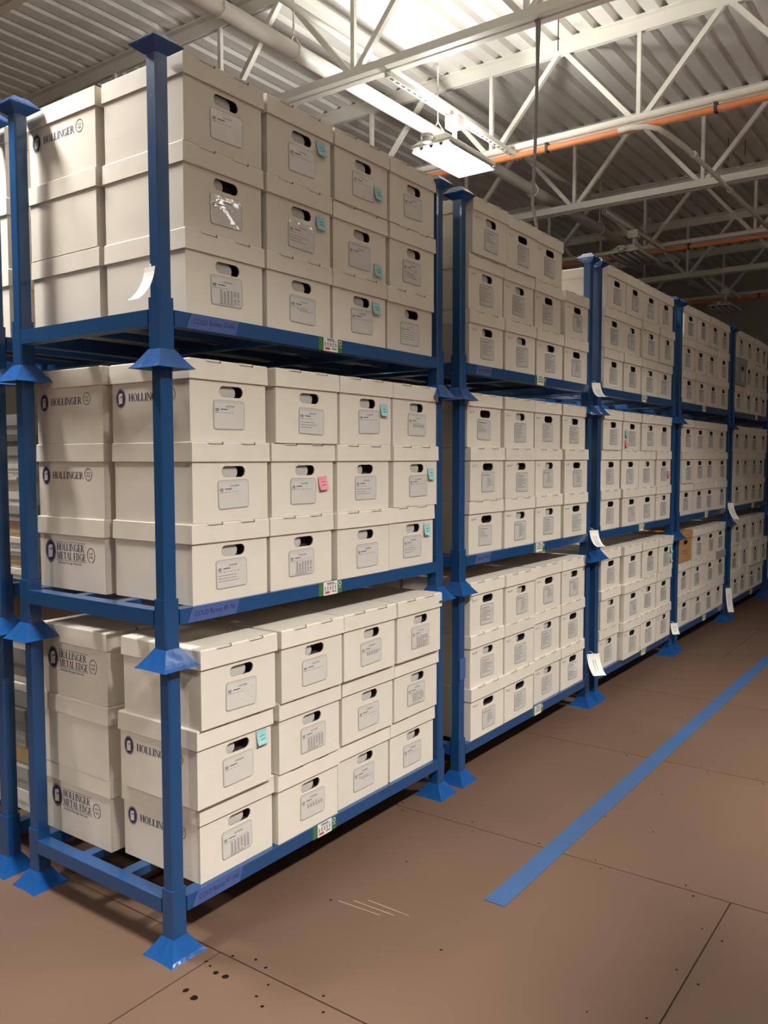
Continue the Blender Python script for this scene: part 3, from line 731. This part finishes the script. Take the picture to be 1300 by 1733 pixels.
# rear rank of the racks
for b_ in range(5):
    for t_ in range(3):
        if b_ > 1 and t_ > 0: continue
        for r_ in range(3):
            for c_ in range(4):
                seed += 1; rr = random.Random(seed)
                if b_ == 1 and (t_, r_) == (2, 2) and c_ == 3:
                    record_box(-.470, BAYY[b_] + 1.295, t_ * H_ + Z1 + r_ * .2845 + .0005, 'pale green-grey record box in rear rank, fourth column, top row, second bay', GRP, 'green_grey_card', 0, 0, 4, 1, True, None, (), None, seed, True)
                    continue
                if b_ == 0: y = .106 + .392 * c_ + (rr.uniform(-.002, .003) if c_ else rr.uniform(-.008, .002))
                else: y = .10 + .394 * c_ + rr.uniform(0, .008)
                x = -.472 + rr.uniform(-.005, .002)
                if b_ == 0 and t_ == 0: x += (-.008, 0, -.006)[r_]
                record_box(x, BAYY[b_] + y, t_ * H_ + Z1 + r_ * .2845 + .0005, box_label(b_, t_, r_, c_, '', True), 'record boxes in the rear rank', 'card', rr.uniform(-.002, .002), 0, None, 0, False, None, (),
                           LOGO_B.get((t_, r_)) if (b_ == 0 and c_ == 0) else None, seed, True)

# ------------------------------------------------------------------ racks across the aisle (outside the frame; they shade the aisle floor)
for k in range(2):
    yb = 0.34 - L_ - k * 1.86
    for t_ in range(3):
        rack(2.62 + D_, yb, t_, 'blue steel stacking rack across the aisle, %s tier, %s stack from the open end' % (TIER[t_], ORD[k]), 'blue stacking racks across the aisle', t_ == 2)
        for r_ in range(3 if t_ < 2 else 2):
            for c_ in range(4):
                record_box(2.64 + BD, yb + .10 + .394 * c_, t_ * H_ + Z1 + r_ * .2845 + .0005, 'white record box across the aisle, %s column, %s row, %s rack, %s stack' % (COLN[c_], ROW[r_], TIER[t_], ORD[k]), 'record boxes across the aisle', 'card', 0, 0, None, 0, False, None, (), None, 0, True)

# ------------------------------------------------------------------ rear row: record boxes on top, mixed flat boxes below
endhand = []
for tx in ('Box 55\nBox 56', 'Box 57', 'Box 59'):
    b = MB(); put_text(b, tx, .030, .22, .16, 'y', -.001, 'ink', slope=.05); endhand.append(b.build('handwriting'))
for r_ in range(3):
    for c_ in range(2):
        t = record_box(BACKX - .045, .105 + .40 * c_, 2 * H_ + Z1 + r_ * .2845 + .0005, 'white record box on the top rack of the rear row, %s row, %s column' % (ROW[r_], COLN[c_]), 'record boxes in the rear row', 'card', .004, 0, None, 0, False, None, (), None, 900 + r_, True)
        if c_ == 0: obj('handwriting', endhand[(2 - r_) % 3 if r_ != 0 else 1], t, (-BD, -BW / 2, 0))
def flat_box(x0, x1, y0, y1, z, h, m, lab):
    t = thing('flat_storage_box', lab, 'box', ((x0 + x1) / 2, (y0 + y1) / 2, z), 0, 'mixed storage boxes in the rear row')
    hx, hy = (x1 - x0) / 2, (y1 - y0) / 2
    b = MB(); b.box(-hx + .004, hx - .004, -hy + .004, hy - .004, 0, h * .95, m); obj('base', b.build('base'), t)
    b = MB(); b.box(-hx, hx, -hy, hy, h * .45, h - .0008, m); obj('lid', b.build('lid'), t)
STK = {1: [(.045, 'white_card', 'white'), (.055, 'tan_card', 'tan'), (.038, 'white_card', 'white'), (.040, 'white_card', 'white'), (.038, 'tan_card', 'tan'), (.032, 'tan_card', 'tan'), (.065, 'grey_card', 'grey'),
           (.060, 'white_card', 'white'), (.038, 'white_card', 'white'), (.024, 'white_card', 'white'), (.018, 'white_card', 'white'), (.038, 'white_card', 'white'), (.072, 'grey_card', 'grey'), (.05, 'dark_card', 'dark grey'), (.085, 'grey_card', 'grey')],
       0: [(.09, 'white_card', 'white'), (.10, 'grey_card', 'grey'), (.085, 'tan_card', 'tan'), (.075, 'grey_card', 'grey'), (.09, 'dark_card', 'dark grey'), (.08, 'grey_card', 'grey'), (.03, 'white_card', 'white'), (.03, 'white_card', 'white'), (.12, 'dark_card', 'dark grey')]}
for t_, lst in STK.items():
    z = t_ * H_ + Z1 + .0005; rr = random.Random(50 + t_)
    for i, (h, m, nm) in enumerate(lst):
        dx, dy = rr.uniform(-.03, .02), rr.uniform(0, .04)
        flat_box(-1.46, -1.075 + dx, .12 + dy, .52 + dy, z, h, m, '%s flat storage box, %s from below in the rear-row stack, %s rack' % (nm, (ORD + ['eleventh', 'twelfth', 'thirteenth', 'fourteenth', 'fifteenth'])[i], TIER[t_]))
        z += h
    z = t_ * H_ + Z1 + .0005
    for i in range(5):
        flat_box(-1.47, -1.09, .60, 1.05, z, .145, ('grey_card', 'white_card', 'dark_card')[i % 3], '%s storage box, %s from below in second rear-row stack, %s rack' % (('grey', 'white', 'dark grey')[i % 3], ORD[i], TIER[t_])); z += .145

# ------------------------------------------------------------------ paper tags tied to the posts
def tag(x, y, z, lab, length=.15, width=.05, curl=1.0, rz=0.0, text=True):
    b = MB(); n = 8; vs = []
    px, pz = 0.0, 0.0; a = math.radians(-88)
    for i in range(n + 1):
        vs += [(px, -width / 2, pz), (px, width / 2, pz)]
        a += math.radians(70) * curl / n; px += length / n * math.cos(a); pz += length / n * math.sin(a)
    fs = [(2 * i, 2 * i + 1, 2 * i + 3, 2 * i + 2) for i in range(n)]
    b.mesh(vs, fs, 'tag_paper'); b.mesh([(x_ - .0012, y_, z_ - .0006) for x_, y_, z_ in vs], [f[::-1] for f in fs], 'tag_paper')
    t = thing('paper_tag', lab, 'tag', (x, y, z), rz, 'paper tags on the rack posts', me=b.build('paper_tag'))
    if text:
        b = MB()
        for k in (-.010, .008):
            P = [((vs[2 * i][0] + vs[2 * i + 1][0]) / 2 + .0012, k, vs[2 * i][2] + .0008) for i in range(2, 7)]
            for i in range(4): b.face([P[i], (P[i][0], P[i][1] + .003, P[i][2]), (P[i + 1][0], P[i + 1][1] + .003, P[i + 1][2]), P[i + 1]], 'ink_soft')
        obj('print', b.build('print'), t)
    b = MB(); b.tube([(-.004, .0, .001), (-.012, -.01, .012), (-.03, -.028, .012)], .0018, 'tag_paper', 5); obj('string', b.build('string'), t)
    return t
tag(-.036, -.018, 2.325, 'curled paper tag tied to the corner post of the end bay', .14, .05, .75, math.radians(-88), False)
b1e = BAYY[1] + L_ - W_ / 2
tag(.024, b1e + .01, 2.21, 'curled white paper tag on top post between second and third bays', .17, .065, 1.2, math.radians(-40))
tag(.024, b1e + .01, 1.215, 'curled white paper tag on middle post between second and third bays', .17, .065, 1.2, math.radians(-40))
tag(.024, b1e + .03, .36, 'wide white paper tag on bottom post between second and third bays', .17, .095, .9, math.radians(-40))
tag(.024, BAYY[2] + L_ - .03, .28, 'small white paper tag on bottom post between third and fourth bays', .10, .07, .5, math.radians(-40))
tag(.024, BAYY[3] + L_ - .03, 1.24, 'curled white paper tag on middle post between fourth and fifth bays', .20, .07, .8, math.radians(-40))
tag(.024, BAYY[3] + L_ - .03, .35, 'long white paper tag on bottom post between fourth and fifth bays', .25, .07, .25, math.radians(-40))

# rounded green thing in a curved white holder at the sixth bay
def green_thing():
    t = thing('green_bundle', 'rounded green bundle in a curved white holder on the sixth bay rack', 'bundle', (.115, BAYY[5] + .10, 1.0 + Z1 + .0))
    b = MB(); n = 12; rings = []
    for i in range(1, 7):
        a = math.pi / 2 * i / 6; r = .085 * math.sin(a); z = .115 - .085 * math.cos(a)
        rings.append([(r * .6 * math.cos(2 * math.pi * k / n), r * math.sin(2 * math.pi * k / n), z) for k in range(n)])
    rings.append([(p[0] * .7, p[1] * .7, .15) for p in rings[-1]])
    b.loft(rings, 'bag_green'); obj('bundle', smooth(b.build('bundle')), t)
    b = MB(); b.tube([(.0, -.115 * math.sin(a), .125 - .115 * math.cos(a)) for a in [math.radians(d) for d in range(-95, 96, 19)]], .012, 'tag_paper', 8); obj('holder', smooth(b.build('holder')), t)
green_thing()
